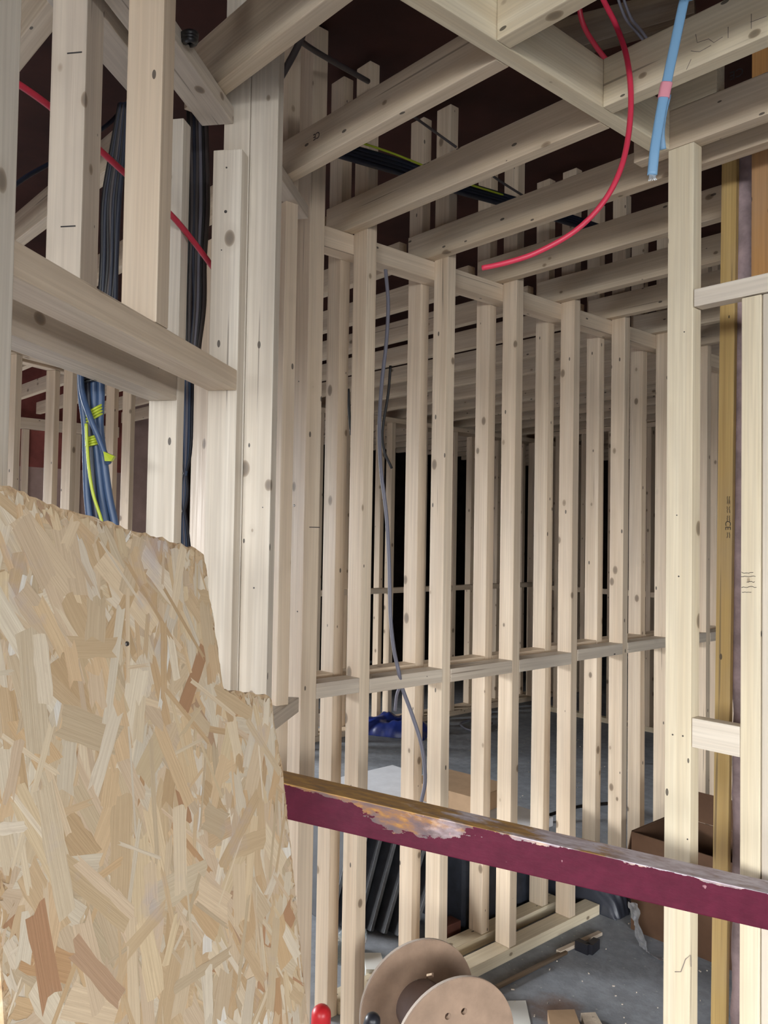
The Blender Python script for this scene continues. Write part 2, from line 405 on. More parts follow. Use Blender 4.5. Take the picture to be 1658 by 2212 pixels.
# ------------------------------------------------------------------ ceiling joists
def JY(k): return 1.521+K*(k-2)
XT = -1.018                                   # left face of the trimmer
for k in (-1, 0, 1, 2, 3, 4, 5, 6, 7, 8, 9, 10, 11, 12):
    y = JY(k)
    if k == -1: continue
    x0 = {0: -1.60, 1: -1.98}.get(k, -2.0)
    x1 = XT-.001 if k <= 2 else 1.2
    lab = {0: 'nearest big ceiling joist crossing above the pale post pair', 1: 'ceiling joist printed with a small upside-down mark, next beyond the nearest one',
           2: 'ceiling joist butting the trimmer, resting at the first stud of the twin wall', 3: 'ceiling joist passing just behind the top of the pale right stud'}.get(k,
           f'ceiling joist in front of the {ORD[k-2]} stud of the twin stud wall')
    J = tb('ceiling_joist', lab, 'joist', x0, x1, y, y+ST-.001, JZ0, JZ1 if k else JZ1+.03, 'x', 'joist', 'ceiling joists of the near room')
    if k == 1: JOIST1 = J
# same joist lines over the back room
for k in range(0, 22):
    y = JY(k)
    x1 = -1.93 if k == 0 else -2.045
    if k == 1: x1 = -2.0
    tb('ceiling_joist', f'joist over the back room, {ORD[k]} from the splayed wall', 'joist', -6.6, x1, y+.001, y+ST-.001, JZ0+.002, JZ1, 'x', 'joist', 'joists over the back room')
tb('ceiling_joist', 'short joist end at the top left corner behind the left post', 'joist', -2.9, -1.30, JY(-1), JY(-1)+ST, JZ0, JZ1, 'x', 'joist')
# trimmer and the joists framing the hatch on its right
tb('trimmer_joist', 'trimmer joist at the top of the photo, carrying the hatch joists', 'trimmer', XT, XT+.038, .35, 1.744, JZ0, JZ1+.012, 'y', 'pine_yellow')
tb('hatch_joist', 'short joist on the right of the trimmer, nearest, cut by the top edge', 'joist', XT+.039, .9, 1.128, 1.166, JZ0, JZ1+.012, 'x', 'pine_yellow')
HJ = tb('hatch_joist', 'joist on the right of the trimmer with pencil marks on its face', 'joist', XT+.039, .9, 1.470, 1.508, JZ0, JZ1+.012, 'x', 'pine_yellow')
HEAD = tb('header_joist', 'header joist bearing on the pale right stud at the upper right', 'joist', -1.075, 1.2, 1.745, 1.783, JZ0, JZ1, 'x', 'joist')
PACK = tb('packing_block', 'yellow packing block on top of the header joist at upper right', 'block', -1.0, -.868, 1.746, 1.784, JZ1+.001, JZ1+.089, 'x', 'pine_yellow')

# ------------------------------------------------------------------ splayed wall on the left
AL = 0.674518
dL = V((-math.sin(AL), math.cos(AL), 0)); nL = V((math.cos(AL), math.sin(AL), 0)); Z = V((0, 0, 1))
C0 = pd(508, 1000, 1.69); C0.z = 0
def LP(s, t, z): return C0+dL*s+nL*t+Z*z
def lstud(name, label, s0, s1, t0, t1, z0, z1, mat='pine_white', group=None):
    c = LP((s0+s1)/2, (t0+t1)/2, 0)
    return timber(name, label, 'stud', c+Z*z0, c+Z*z1, dL, t1-t0, s1-s0, mat, group)
def lrail(name, label, s0, s1, t0, t1, z0, z1, mat='pine_white', cat='rail', group=None):
    return timber(name, label, cat, LP(s0, (t0+t1)/2, (z0+z1)/2), LP(s1, (t0+t1)/2, (z0+z1)/2), Z, t1-t0, z1-z0, mat, group)
lstud('timber_stud', 'pale near post left of the twin wall, cut off below the nearest joist', 0, .038, -.063, 0, 0, 2.252)
lstud('timber_stud', 'narrow pale stud right of the cut-off post, knotted face shining in daylight', .039, .077, .003, .064, 0, 2.885)
lstud('timber_stud', 'stud carrying the nearest big joist, rising above the cut-off post', .039, .077, -.056, .002, 0, 2.885)
lstud('timber_stud', 'broad pale stud standing on the window lintel, right of the red cable start', -.379, -.334, -.062, 0, 1.789, 2.895, 'pine')
lstud('timber_stud', 'bright stud at the left edge of the photo carrying the lintel end', -.800, -.757, -.062, .004, 0, 2.895)
lstud('timber_stud', 'grey weathered stud behind the lintel with two saw nicks', -.395, -.340, -.188, -.126, 1.789, 2.895, 'pine_grey')
lstud('timber_stud', 'grey-white back stud under the right end of the back lintel', -.010, .028, -.188, -.126, 0, 2.320)
lrail('lintel', 'near lintel of the splayed wall with split lower edge', -.756, -.001, -.063, 0, 1.746, 1.788, 'pine', cat='lintel')
lrail('lintel', 'back lintel behind the near one, end resting over the grey-white stud', -.80, -.011, -.188, -.126, 1.725, 1.788, 'pine_grey', cat='lintel')
lrail('top_plate', 'flat top plate of the splayed wall running up to the post top', -.70, .038, -.105, -.034, 2.325, 2.361, 'pine_grey', cat='plate')
lrail('top_plate', 'second flat top plate of the splayed wall, at the upper left', -.85, -.06, -.200, -.128, 2.325, 2.361, 'pine_grey', cat='plate')
tb('timber_stud', 'shaded brown stud behind the blue-grey cables, left of the cut-off post', 'stud', pY(412, 1000, 1.26).x, pY(450, 1000, 1.26).x, 1.26, 1.298, 0, 2.36, 'z', 'pine')
# stud between the posts and the corner stud, and the two noggins
tb('timber_stud', 'brownish stud in the gap between the shiny post and the wide corner stud', 'stud', -1.832, -1.769, 1.214, 1.252, 0, 2.88, 'z', 'pine')
e = pY(650, 1502, 1.345)
def skew_nog(name, label, zc, thk, back=.42, off=0):
    c = V((e.x, e.y, 0))-nL*(.0315+off)+dL*-.02
    return timber(name, label, 'noggin', c-dL*back+Z*zc, c+dL*.0+Z*zc, Z, .063, thk, 'pine_grey')
skew_nog('noggin', 'slanted-looking noggin stub between the strand board edge and the corner stud', .99, .040, .49)
skew_nog('noggin', 'top noggin between the shiny post and the wide corner stud', 2.343, .036, .47)

# ------------------------------------------------------------------ right opening wall
YR = 1.745
R1 = tb('timber_stud', 'tall bright pale stud at the right with a hand-drawn tick near its foot', 'stud', -.984, -.921, YR, YR+.038, 0, 2.362, 'z', 'pine_yellow')
R2 = tb('timber_stud', 'far-right stud under the rail with faint printed lines', 'stud', -.810, -.768, YR+.001, YR+.064, 0, 1.979, 'z', 'pine_yellow')
tb('timber_stud', 'pale blue-grey stud on the very right edge of the photo', 'stud', -.766, -.722, YR+.004, YR+.068, 0, 1.979, 'z', 'pine_white')
tb('head_rail', 'level rail at the right running from the tall stud out of the photo', 'rail', -.918, 1.0, YR-.002, YR+.036, 1.981, 2.021, 'x', 'pine_white')
tb('noggin', 'edge-on noggin between the tall bright stud and the far-right stud', 'noggin', -.920, -.811, YR+.002, YR+.036, .992, 1.057, 'x', 'pine_white')
yl0 = pY(1552, 2180, 2.06); yl1 = pY(1581, 280, 2.06)
YS_ = timber('timber_stud', 'yellow treated stud leaning slightly, behind the right opening, printed upright', 'stud', (yl0.x, 2.06, 0), (yl1.x-.003, 2.06, 2.60), (0, 1, 0), .040, .016, 'treated')
p0 = pY(1641, 620, 2.02); p1 = pY(1641, 20, 2.02)
tb('board', 'orange-brown upright board at the upper right corner', 'board', pY(1622, 400, 2.0).x, pY(1622, 400, 2.0).x+.11, 2.0, 2.022, 0, 2.895, 'z', 'orange')
# plaster-splattered pipe chase: lumpy column
def lumpy(name, label, x0, x1, y, z0, z1, dep=.06):
    bm = bmesh.new(); nz = 90; na = 14; rings = []
    for i in range(nz+1):
        z = z0+(z1-z0)*i/nz
        big = .35*max(0, noise.noise(V((z*4.1, 3.3, 0))))+(.5 if 2.08 < z < 2.40 else 0)
        ring = []
        for k in range(na):
            a = 2*math.pi*k/na
            rr = 1+.22*noise.noise(V((math.cos(a)*1.3, math.sin(a)*1.3, z*9)))+.10*noise.noise(V((math.cos(a)*4, math.sin(a)*4, z*40)))
            cx = (x0+x1)/2; hw = (x1-x0)/2
            sx = hw*rr*(1+big*(1 if math.cos(a) < 0 else .2))
            ring.append(bm.verts.new((cx+math.cos(a)*sx, y+math.sin(a)*dep/2*rr, z)))
        rings.append(ring)
    for A, B in zip(rings, rings[1:]):
        for k in range(na):
            bm.faces.new((A[k], A[(k+1) % na], B[(k+1) % na], B[k])).smooth = True
    bm.faces.new(rings[0][::-1]); bm.faces.new(rings[-1])
    o = link(name, from_bm(bm, name), 'mauve'); return tag(o, label, 'pipe')
cxl = pY(1592, 1300, 2.085).x
lumpy('plastered_pipe', 'mauve plaster-caked pipe beside the yellow stud', cxl-.013, cxl+.034, 2.093, 0, 2.60, .046)

# ------------------------------------------------------------------ far partitions in the back room
XF = -4.65
for i in range(0, 12):
    y = 2.82+K*i
    for row, off in (('near', 0), ('far', .125)):
        tb('timber_stud', f'{row}-row stud of the distant partition left of the blue plastic, {ORD[i]} from its near end' if False else f'{row}-row stud of the distant back-room partition, {ORD[i]} from its left end', 'stud', XF-off-SD, XF-off, y, y+ST, .04, 2.323, 'z', 'pine', f'{row}-row studs of the distant partition')
for z0, z1, nm in ((0, .039, 'bottom plate'), (2.324, 2.361, 'top plate')):
    tb('wall_plate', f'{nm} of the distant back-room partition', 'plate', XF-.19, XF+.002, 2.7, 6.9, z0, z1, 'y', 'pine')
for i in range(0, 11):
    tb('noggin', f'noggin of the distant back-room partition after its {ORD[i]} stud', 'noggin', XF-SD, XF, 2.82+K*i+ST+.001, 2.82+K*(i+1)-.001, 1.02, 1.06, 'y', 'pine', 'noggins of the distant partition')
YC = 5.70
xs = [-4.40, -4.215, -3.955, -3.70, -3.36, -2.98, -2.62, -2.28]
for i, x in enumerate(xs):
    tb('timber_stud', f'stud of the end partition across the back room, {ORD[i]} from its left', 'stud', x-.02, x+.02, YC, YC+SD, .04, 2.323, 'z', 'pine', 'studs of the end partition')
tb('wall_plate', 'bottom plate of the end partition across the back room floor', 'plate', -4.45, -2.15, YC, YC+SD, 0, .039, 'x', 'pine_yellow')
tb('wall_plate', 'top plate of the end partition across the back room', 'plate', -4.45, -2.15, YC, YC+SD, 2.324, 2.361, 'x', 'pine')
for i in range(len(xs)-1):
    tb('noggin', f'noggin of the end partition after its {ORD[i]} stud', 'noggin', xs[i]+.021, xs[i+1]-.021, YC, YC+SD, 1.02, 1.06, 'x', 'pine', 'noggins of the end partition')
# left room partition seen through the window opening
q0 = pz(15, 758, 2.325); q1 = pz(153, 794, 2.325)
dR = (q1-q0); dR.z = 0; dR.normalize(); nR = V((dR.y, -dR.x, 0))
def on_line(x, y=1000):
    r_ = ray(x, y); t_ = ((q0-EYE).dot(nR))/r_.dot(nR); P = EYE+r_*t_; return (P-q0).dot(dR)
for j, (px, lab) in enumerate(((28, 'first pair beside the red band'), (151, 'second pair, left of the blue cable bundle'), (279, 'third pair, right of the blue cable bundle'))):
    s = on_line(px)
    for row, off in (('front', 0), ('back', .125)):
        c = q0+dR*(s+.02)-nR*(off+.03)
        timber('timber_stud', f'{row} stud through the window opening, {lab}', 'stud', (c.x, c.y, .0), (c.x, c.y, 2.323), dR, SD, ST, 'pine', 'stud pairs through the window opening')
a_ = q0-dR*.4-nR*.03; b_ = q0+dR*1.3-nR*.03
for off, row in ((0, 'front'), (.125, 'back')):
    timber('top_plate', f'{row} top plate over the stud pairs in the left room', 'plate', (a_-nR*off).to_tuple()[:2]+(2.343,), (b_-nR*off).to_tuple()[:2]+(2.343,), Z, SD, .037, 'pine')
for i, (x, wd) in enumerate(((1.42, .04), (2.20, .05), (2.62, .05))):
    tb('timber_stud', f'stud against the pinkish plaster wall of the left room, {ORD[i]} from the left', 'stud', XW+.015, XW+.06, x, x+wd, 0, 2.268, 'z', 'pine', 'studs on the plaster wall')
tb('timber_rail', 'rail under the joists along the red band of the left room', 'rail', XW+.015, XW+.06, .6, 3.0, 2.27, 2.36, 'y', 'pine')

# ------------------------------------------------------------------ strand board in the foreground
A_ = pd(0, 1100, .85); B_ = pd(600, 1560, 1.36); Cc = pd(0, 2200, .775)
ux = (B_-A_); nn = ux.cross(Cc-A_).normalized()
if nn.dot(EYE-A_) < 0: nn = -nn
hx = V((0, 0, 1)).cross(nn).normalized(); vy = nn.cross(hx).normalized()
if vy.z < 0: vy = -vy; 
def onb(x, y): r_ = ray(x, y); P = EYE+r_*((A_-EYE).dot(nn)/r_.dot(nn)); q = P-A_; return (q.dot(hx), q.dot(vy))
outl = [(-70, 1022), (-30, 1036), (5, 1046), (40, 1058), (90, 1085), (140, 1098), (200, 1117), (280, 1142), (350, 1163), (400, 1178), (428, 1188), (440, 1200), (446, 1235), (452, 1290), (462, 1345), (470, 1400), (476, 1450), (481, 1490), (530, 1496), (578, 1502), (587, 1515), (592, 1560), (601, 1610), (610, 1662), (618, 1740), (628, 1830), (640, 1950), (652, 2080), (664, 2190), (672, 2290)]
P2 = [onb(*p) for p in outl]
# run the right edge and left edge down to the floor
vbot = -(A_.z)/vy.z
lx, ly = P2[-1]; px_, py_ = P2[-4]
P2.append((lx+(lx-px_)/(ly-py_)*(vbot-ly), vbot+.002)); P2.append((P2[0][0], vbot+.002))
# densify + ragged edge
poly = []
for i in range(len(P2)):
    a, b = V((*P2[i], 0)), V((*P2[(i+1) % len(P2)], 0)); L = (b-a).length; n = max(1, int(L/.008)) if i < 29 else 3
    for k in range(n):
        p = a.lerp(b, k/n)
        if 0 < i < 29: p = p+V((random.uniform(-.0015, .0015), random.uniform(-.0022, .0022), 0))
        poly.append((p.x, p.y))
bm = bmesh.new(); TH = .018
top = [bm.verts.new((x, y, 0)) for x, y in poly]; bot = [bm.verts.new((x, y, -TH)) for x, y in poly]
ft = bm.faces.new(top); fb = bm.faces.new(bot[::-1])
for i in range(len(poly)):
    j = (i+1) % len(poly); bm.faces.new((top[i], bot[i], bot[j], top[j]))
bmesh.ops.recalc_face_normals(bm, faces=bm.faces)
OSB = link('strand_board', from_bm(bm, 'strand_board'), 'osb_edge')
mt = Matrix.Identity(4)
for i in range(3): mt[i][0] = hx[i]; mt[i][1] = vy[i]; mt[i][2] = nn[i]; mt[i][3] = A_[i]
OSB.matrix_world = mt
tag(OSB, 'offcut of pale strand board with a stepped right edge, leaning in the left foreground', 'board')
def inside(x, y):
    c = False; j = len(poly)-1
    for i in range(len(poly)):
        xi, yi = poly[i]; xj, yj = poly[j]
        if (yi > y) != (yj > y) and x < (xj-xi)*(y-yi)/(yj-yi)+xi: c = not c
        j = i
    return c
bm = bmesh.new(); uvl = bm.loops.layers.uv.new('UVMap'); cl = bm.loops.layers.color.new('flake')
pal = [(.66, .48, .29), (.70, .54, .36), (.66, .47, .28), (.60, .46, .30), (.74, .62, .46), (.66, .50, .34), (.70, .54, .34), (.60, .41, .23), (.72, .58, .40), (.74, .63, .48)]
rare = [(.47, .26, .14), (.52, .31, .16), (.50, .32, .20), (.80, .74, .64)]
minx = min(p[0] for p in poly); maxx = max(p[0] for p in poly); maxy = max(p[1] for p in poly); miny = max(vbot, maxy-1.05)
cnt = 0
for i in range(9000):
    if cnt > 2600: break
    x = random.uniform(minx, maxx); y = random.uniform(miny, maxy)
    if not inside(x, y): continue
    a = random.gauss(math.pi/2+.12, .62)
    L = random.uniform(.045, .15); W = random.choice((random.uniform(.004, .010), random.uniform(.014, .030), random.uniform(.020, .042)))
    if cnt < 1300: L *= 1.3; W = max(W, .015)*1.3
    for tr in range(7):
        ca, sa = math.cos(a), math.sin(a)
        # irregular outline with splintery ends
        pts = []; n = 5
        for k in range(n+1): pts.append((-L/2+L*k/n, -W/2*(1+random.uniform(-.18, .12))))
        for k in range(random.choice((1, 2))): pts.append((L/2+random.uniform(-.012, .006), -W/2+W*(k+1)/3))
        for k in range(n+1): pts.append((L/2-L*k/n, W/2*(1+random.uniform(-.18, .12))))
        for k in range(random.choice((1, 2))): pts.append((-L/2+random.uniform(-.006, .012), W/2-W*(k+1)/3))
        sh = random.uniform(-.25, .25)
        Q = [(x+(u)*ca-(v+u*0)*sa, y+u*sa+(v)*ca) for u, v in [(u+sh*v, v) for u, v in pts]]
        if all(inside(*q) for q in Q): break
        L *= .72; W *= .88
    else: continue
    z = .0002+cnt*5.5e-7
    tilt = random.uniform(-.00035, .00035)
    try: f = bm.faces.new([bm.verts.new((q[0], q[1], z)) for q in Q])
    except Exception: continue
    c = random.choice(rare) if random.random() < .06 else random.choice(pal)
    g = random.uniform(.88, 1.1); c = tuple(min(1, v*g) for v in c)
    ou, ov = random.uniform(0, 50), random.uniform(0, 50)
    for lp, (u, v) in zip(f.loops, pts):
        lp[uvl].uv = (u+ou, v+ov); lp[cl] = (*[(v_*12.92 if v_ <= .0031308 else 1.055*v_**(1/2.4)-.055) for v_ in c], 1)
    cnt += 1
bm.normal_update()
for f in bm.faces:
    if f.normal.z < 0: f.normal_flip()
FL = link('strand_face', from_bm(bm, 'strand_face'), 'flake', OSB)
# a screw head in the board
def disc_part(name, parent, x, y, z, r, mat):
    bm = bmesh.new(); bmesh.ops.create_cone(bm, cap_ends=True, segments=14, radius1=r, radius2=r*.8, depth=.0016, matrix=Matrix.Translation((x, y, z)))
    return link(name, from_bm(bm, name), mat, parent)
sx_, sy_ = onb(271, 1391); disc_part('screw_head', OSB, sx_, sy_, .0028, .0032, 'nail')

# ------------------------------------------------------------------ red steel beam
def red():
    a = pd(560, 1703, 1.66); b = pd(1760, 1978, 1.60); b = b+(b-a).normalized()*.8
    o = timber('steel_beam', None, None, a, b, Z, .078, .068, 'beam')
    tag(o, 'rusty dark red steel rail sloping across the lower half of the photo', 'beam'); return o
RB = red()

# ------------------------------------------------------------------ cables
def up(p): return V((p.x, p.y, CEIL-.004))
timber('old_joist', 'dark old timber fixed under the ceiling boards, seen through the hatch', 'joist', pd(1130, 110, 2.36), pd(1500, 0, 2.16), Z, .05, .10, 'dark_wood')
cable('electric_cable', 'bright red cable hanging in a long loop from the ceiling at upper right', [up(pd(1262, -90, 1.74)), pd(1278, -60, 1.72), pd(1303, 0, 1.70), pd(1330, 55, 1.68), pd(1352, 120, 1.66), pd(1362, 200, 1.64), pd(1357, 290, 1.63), pd(1338, 370, 1.62), pd(1300, 440, 1.62), pd(1240, 500, 1.63), pd(1160, 545, 1.65), pd(1095, 567, 1.67), pd(1041, 579, 1.69)], .0057, 'red_loop', n=10)
cable('electric_cable', 'short red cable inside the hatch, left of the hanging loop', [up(pd(1245, 0, 2.12)), pd(1255, 40, 2.14), pd(1283, 95, 2.18), pd(1330, 152, 2.22), pd(1400, 215, 2.28), pd(1440, 240, 2.32)], .007, 'red_cable')
cable('electric_cable', 'red cable sloping behind the broad studs at upper left', [pd(-60, 145, 1.32), pd(0, 165, 1.36), pd(40, 182, 1.38), pd(135, 252, 1.46), pd(262, 367, 1.56), pd(370, 465, 1.68), pd(448, 562, 1.78), pd(500, 640, 1.86)], .0062, 'red_cable')
for dx, dd in ((0, 0), (12, .02)):
    cable('electric_cable', f'thin grey twin wire in the hatch, {"left" if dx == 0 else "right"} strand', [up(pd(1312+dx, -40, 2.06)), pd(1345+dx, 28, 2.08), pd(1375+dx, 70, 2.14), pd(1418+dx*.6, 122, 2.2)], .0035, 'grey_cable')
# flat blue sleeve with pink tape and a split end
def ribbon_pts(c): return crom(c, 10)
def flat_cable(name, pts, wd, th, mat, parent):
    bm = bmesh.new(); P = crom(pts, 8); rings = []
    for i, p in enumerate(P):
        d = (P[min(i+1, len(P)-1)]-P[max(i-1, 0)]).normalized()
        a = (_r*.96-_f*.28); a = (a-d*a.dot(d)).normalized(); b = d.cross(a)
        ring = []
        for k in range(10):
            an = 2*math.pi*k/10
            ring.append(bm.verts.new(p+a*math.copysign(abs(math.cos(an))**.6, math.cos(an))*wd/2+b*math.sin(an)*th/2))
        rings.append(ring)
    for A, B in zip(rings, rings[1:]):
        for k in range(10): bm.faces.new((A[k], A[(k+1) % 10], B[(k+1) % 10], B[k])).smooth = True
    bm.faces.new(rings[0][::-1]); bm.faces.new(rings[-1])
    bmesh.ops.recalc_face_normals(bm, faces=bm.faces)
    return link(name, from_bm(bm, name), mat, parent)
root = bpy.data.objects.new('data_cable', None); COL.objects.link(root); root.location = (0, 0, 0)
tag(root, 'light blue flat cable dangling at upper right, pink tape band and frayed end', 'cable')
flat_cable('cable_run', [up(pd(1500, -90, 1.43)), pd(1492, -60, 1.42), pd(1477, 0, 1.41), pd(1458, 90, 1.40), pd(1440, 175, 1.39), pd(1427, 240, 1.385), pd(1414, 320, 1.38), pd(1408, 378, 1.38)], .0165, .007, 'blue_cable', root)
flat_cable('cable_tail', [pd(1442, 205, 1.395), pd(1432, 250, 1.393), pd(1428, 290, 1.395), pd(1431, 323, 1.40)], .011, .005, 'blue_cable', root)
flat_cable('tape_band', [pd(1439.5, 179, 1.389), pd(1435.5, 196, 1.388), pd(1432.5, 212, 1.387)], .0195, .010, 'pink_tape', root)
for k in range(9):
    x = 1401+k*1.8
    cable('wire_strand', None, [pd(x+1, 374, 1.38), pd(x+random.uniform(-2, 2), 382, 1.379), pd(x+random.uniform(-4, 4), 389+random.uniform(-2, 3), 1.378)], .0009, 'silver', n=4, parent=root)
# grey flex hanging between the studs
cable('electric_cable', 'grey flex hanging from the top noggin, passing behind the waist noggins', [pd(828, 540, 2.62), pd(834, 600, 2.62), pd(838, 660, 2.62), pd(834, 740, 2.61), pd(824, 830, 2.6), pd(819, 920, 2.59), pd(822, 1010, 2.57), pd(834, 1110, 2.56), pd(840, 1210, 2.55), pd(843, 1330, 2.54), pd(850, 1400, 2.52), pd(861, 1452, 2.5), pd(868, 1485, 2.54), pd(890, 1545, 2.56), pd(910, 1610, 2.56), pd(918, 1680, 2.55), pd(910, 1730, 2.56), pd(898, 1780, 2.6)], .0062, 'grey_cable', n=8)
cable('electric_cable', 'short grey flex tail below the waist noggin, left of the long one', [pd(866, 1478, 2.64), pd(857, 1500, 2.66), pd(853, 1535, 2.68)], .005, 'grey_cable')
cable('electric_cable', 'black wire ending in mid air near the back studs', [pd(843, 790, 2.9), pd(838, 850, 2.9), pd(826, 930, 2.9), pd(830, 975, 2.9), pd(846, 1012, 2.9)], .005, 'black_cable')
cable('electric_cable', 'dark wire dropping behind the first front stud', [pd(752, 840, 2.85), pd(754, 890, 2.85), pd(758, 940, 2.85)], .005, 'black_cable')
cable('electric_cable', 'grey cable strung from the nearest joist to the first stud top', [pd(606, 55, 1.95), pd(640, 82, 2.02), pd(690, 116, 2.18), pd(795, 176, 2.40)], .0075, 'brown_cable')
cable('electric_cable', 'dark strap leaning across the top of the corner stud', [pd(596, 185, 1.95), pd(640, 105, 1.98), pd(668, 35, 2.0), pd(685, -10, 2.0)], .0085, 'brown_cable', cat='strap')
cable('electric_cable', 'thin wire above the third joist running to the second stud', [pd(860, 228, 2.42), pd(935, 282, 2.58), pd(985, 318, 2.63)], .004, 'brown_cable')
cable('electric_cable', 'thin wire in front of the third and fourth stud tops', [pd(1010, 340, 2.7), pd(1075, 388, 2.8), pd(1128, 422, 2.86)], .004, 'brown_cable')
# dark blue bundle run through the ceiling void
for k in range(4):
    o_ = (k-1.5)
    cable('electric_cable', f'navy cable of the bundle above the second joist, {["topmost", "second from the top", "third from the top", "lowest"][k]} of four', [pd(700, 312+o_*8, 2.19), pd(735, 324+o_*8, 2.26), pd(865, 362+o_*8, 2.5), pd(970, 398+o_*7, 2.6), pd(1080, 430+o_*6, 2.8), pd(1230, 475+o_*5, 3.05), pd(1330, 508+o_*4, 3.3)], .0095, 'navy_cable', group='navy cables in the ceiling void')
cable('electric_cable', 'thin yellow-green earth wire above the navy bundle', [pd(740, 296, 2.25), pd(830, 325, 2.42), pd(900, 352, 2.52), pd(990, 390, 2.6), pd(1095, 424, 2.82), pd(1190, 455, 3.0)], .0035, 'yellow_tape', cat='wire')
# bundle behind the broad left stud, going down to the window opening
tl = ['topmost']
for k in range(7):
    dx = (k-3)*5.5; jit = random.uniform(-4, 4)
    m_ = ['black_cable', 'navy_cable', 'black_cable', 'brown_cable', 'navy_cable', 'black_cable', 'navy_cable'][k]
    cable('electric_cable', 'dark cable in the bundle behind the broad left stud, above the lintel', [pd(268+dx*.5, 225+jit, 1.68), pd(254+dx*.8, 330, 1.68), pd(240+dx, 440, 1.68), pd(238+dx+jit, 560, 1.68), pd(232+dx, 650, 1.68), pd(224+dx, 740, 1.68)], .0055, m_, group='dark cables behind the broad stud')
bun = [0, 1, 2, 3, 4, 5, 6]
for k in bun:
    dx = (k-3)*7
    m_ = ['blue_cable2', 'blue_cable2', 'navy_cable', 'blue_cable2', 'blue_cable2', 'navy_cable', 'blue_cable2'][k]
    dd = 1.62+(k % 2)*.02
    cable('electric_cable', 'slate blue cable in the bundle crossing the window opening', [pd(196+dx, 770, dd), pd(197+dx, 850, dd), pd(200+dx*.75, 920, dd), pd(205+dx*.9, 990, dd), pd(212+dx*1.1, 1070, dd), pd(224+dx*1.3, 1150, dd), pd(236+dx*1.4, 1260, dd)], .0080, m_, group='slate blue cables in the window opening')
cable('electric_cable', 'yellow and green earth wire on the front of the blue bundle', [pd(186, 915, 1.595), pd(188, 960, 1.595), pd(193, 1020, 1.592), pd(202, 1070, 1.592), pd(218, 1120, 1.592), pd(238, 1190, 1.595)], .0032, 'yellow_tape', cat='wire')
cable('electric_cable', 'single blue cable crossing over the bundle from upper left', [pd(174, 790, 1.60), pd(178, 850, 1.60), pd(196, 905, 1.59), pd(215, 950, 1.59), pd(228, 985, 1.59), pd(235, 1000, 1.60)], .006, 'blue_cable2')
def wrap(name, label, cx, cy, wd, ht, d, tilt, mat, n=4):
    bm = bmesh.new()
    for i in range(n):
        yy = cy-ht/2+ht*(i+.5)/n; pts = []
        for k in range(21):
            a = 2*math.pi*k/20
            pts.append(pd(cx+math.cos(a)*wd/2, yy+math.cos(a)*wd/2*tilt, d+math.sin(a)*.024))
        tube_bm(bm, pts, .0026, 6)
    o = link(name, from_bm(bm, name), mat); return tag(o, label, 'tape')
wrap('cable_tie_tape', 'yellow-green banding around the blue cable bundle, lower band', 199, 952, 36, 22, 1.63, -.22, 'yellow_tape')
wrap('cable_tie_tape', 'yellow-green banding around the blue cable bundle, upper slanted band', 203, 893, 40, 26, 1.63, -.55, 'yellow_tape', 4)
wrap('cable_tie_tape', 'dark glossy tape around the bundle just under the lintel', 196, 805, 46, 40, 1.63, -.2, 'tape_black', 6)
bm = bmesh.new(); P = [pd(223, 975, 1.57), pd(246, 985, 1.57), pd(240, 996, 1.565), pd(226, 996, 1.565)]; P2_ = [p+_f*.012 for p in P]
va = [bm.verts.new(p) for p in P]; vb = [bm.verts.new(p) for p in P2_]
bm.faces.new(va); bm.faces.new(vb[::-1])
for i in range(4): bm.faces.new((va[i], vb[i], vb[(i+1) % 4], va[(i+1) % 4]))
bmesh.ops.recalc_face_normals(bm, faces=bm.faces)
tag(link('tape_tag', from_bm(bm, 'tape_tag'), 'yellow_tape'), 'small yellow tag on the end of the single blue cable', 'tag')
# second bundle between the broad stud and the posts
for k in range(7):
    dx = (k-3)*6.5; j1, j2 = random.uniform(-4, 4), random.uniform(-5, 5)
    m_ = ['black_cable', 'brown_cable', 'navy_cable', 'brown_cable', 'grey_cable', 'black_cable', 'brown_cable'][k]
    cable('electric_cable', 'dark cable dropping between the broad stud and the pale posts', [pd(425+dx*.9, 215, 1.92), pd(427+dx, 330, 1.92), pd(426+dx+j1, 450, 1.92), pd(424+dx*.9, 560, 1.92), pd(421+dx*.8+j2, 660, 1.92), pd(416+dx*.6, 760, 1.92)], .0058, m_, group='dark cables beside the pale posts')
for k in range(5):
    dx = (k-2)*5; j1 = random.uniform(-3, 3)
    m_ = ['navy_cable', 'blue_cable2', 'grey_cable', 'blue_cable2', 'navy_cable'][k]
    cable('electric_cable', 'blue-grey cable falling beside the grey-white stud under the lintels', [pd(405+dx, 790, 1.86), pd(404+dx, 880, 1.86), pd(401+dx*.8+j1, 980, 1.86), pd(398-dx*.6, 1060, 1.86), pd(397+dx*.5, 1130, 1.86), pd(400+dx, 1200, 1.86)], .0046, m_, group='blue-grey cables below the lintels')
# coil on the top plate
bm = bmesh.new()
for j in range(3):
    pts = [pd(409+math.cos(a)*(14-j), 76+j*7+math.sin(a)*6, 1.50+.025*math.sin(a)) for a in [2*math.pi*k/16 for k in range(17)]]
    tube_bm(bm, pts, .006, 7)
tag(link('cable_coil', from_bm(bm, 'cable_coil'), 'black_cable'), 'small coil of black cable tucked above the splayed top plate', 'cable')
cable('electric_cable', 'thin dark wire crossing from the left stud to the bundle, above the window', [pd(20, 410, 1.7), pd(60, 380, 1.75), pd(130, 340, 1.85), pd(225, 275, 2.0), pd(262, 240, 2.05)], .005, 'navy_cable')

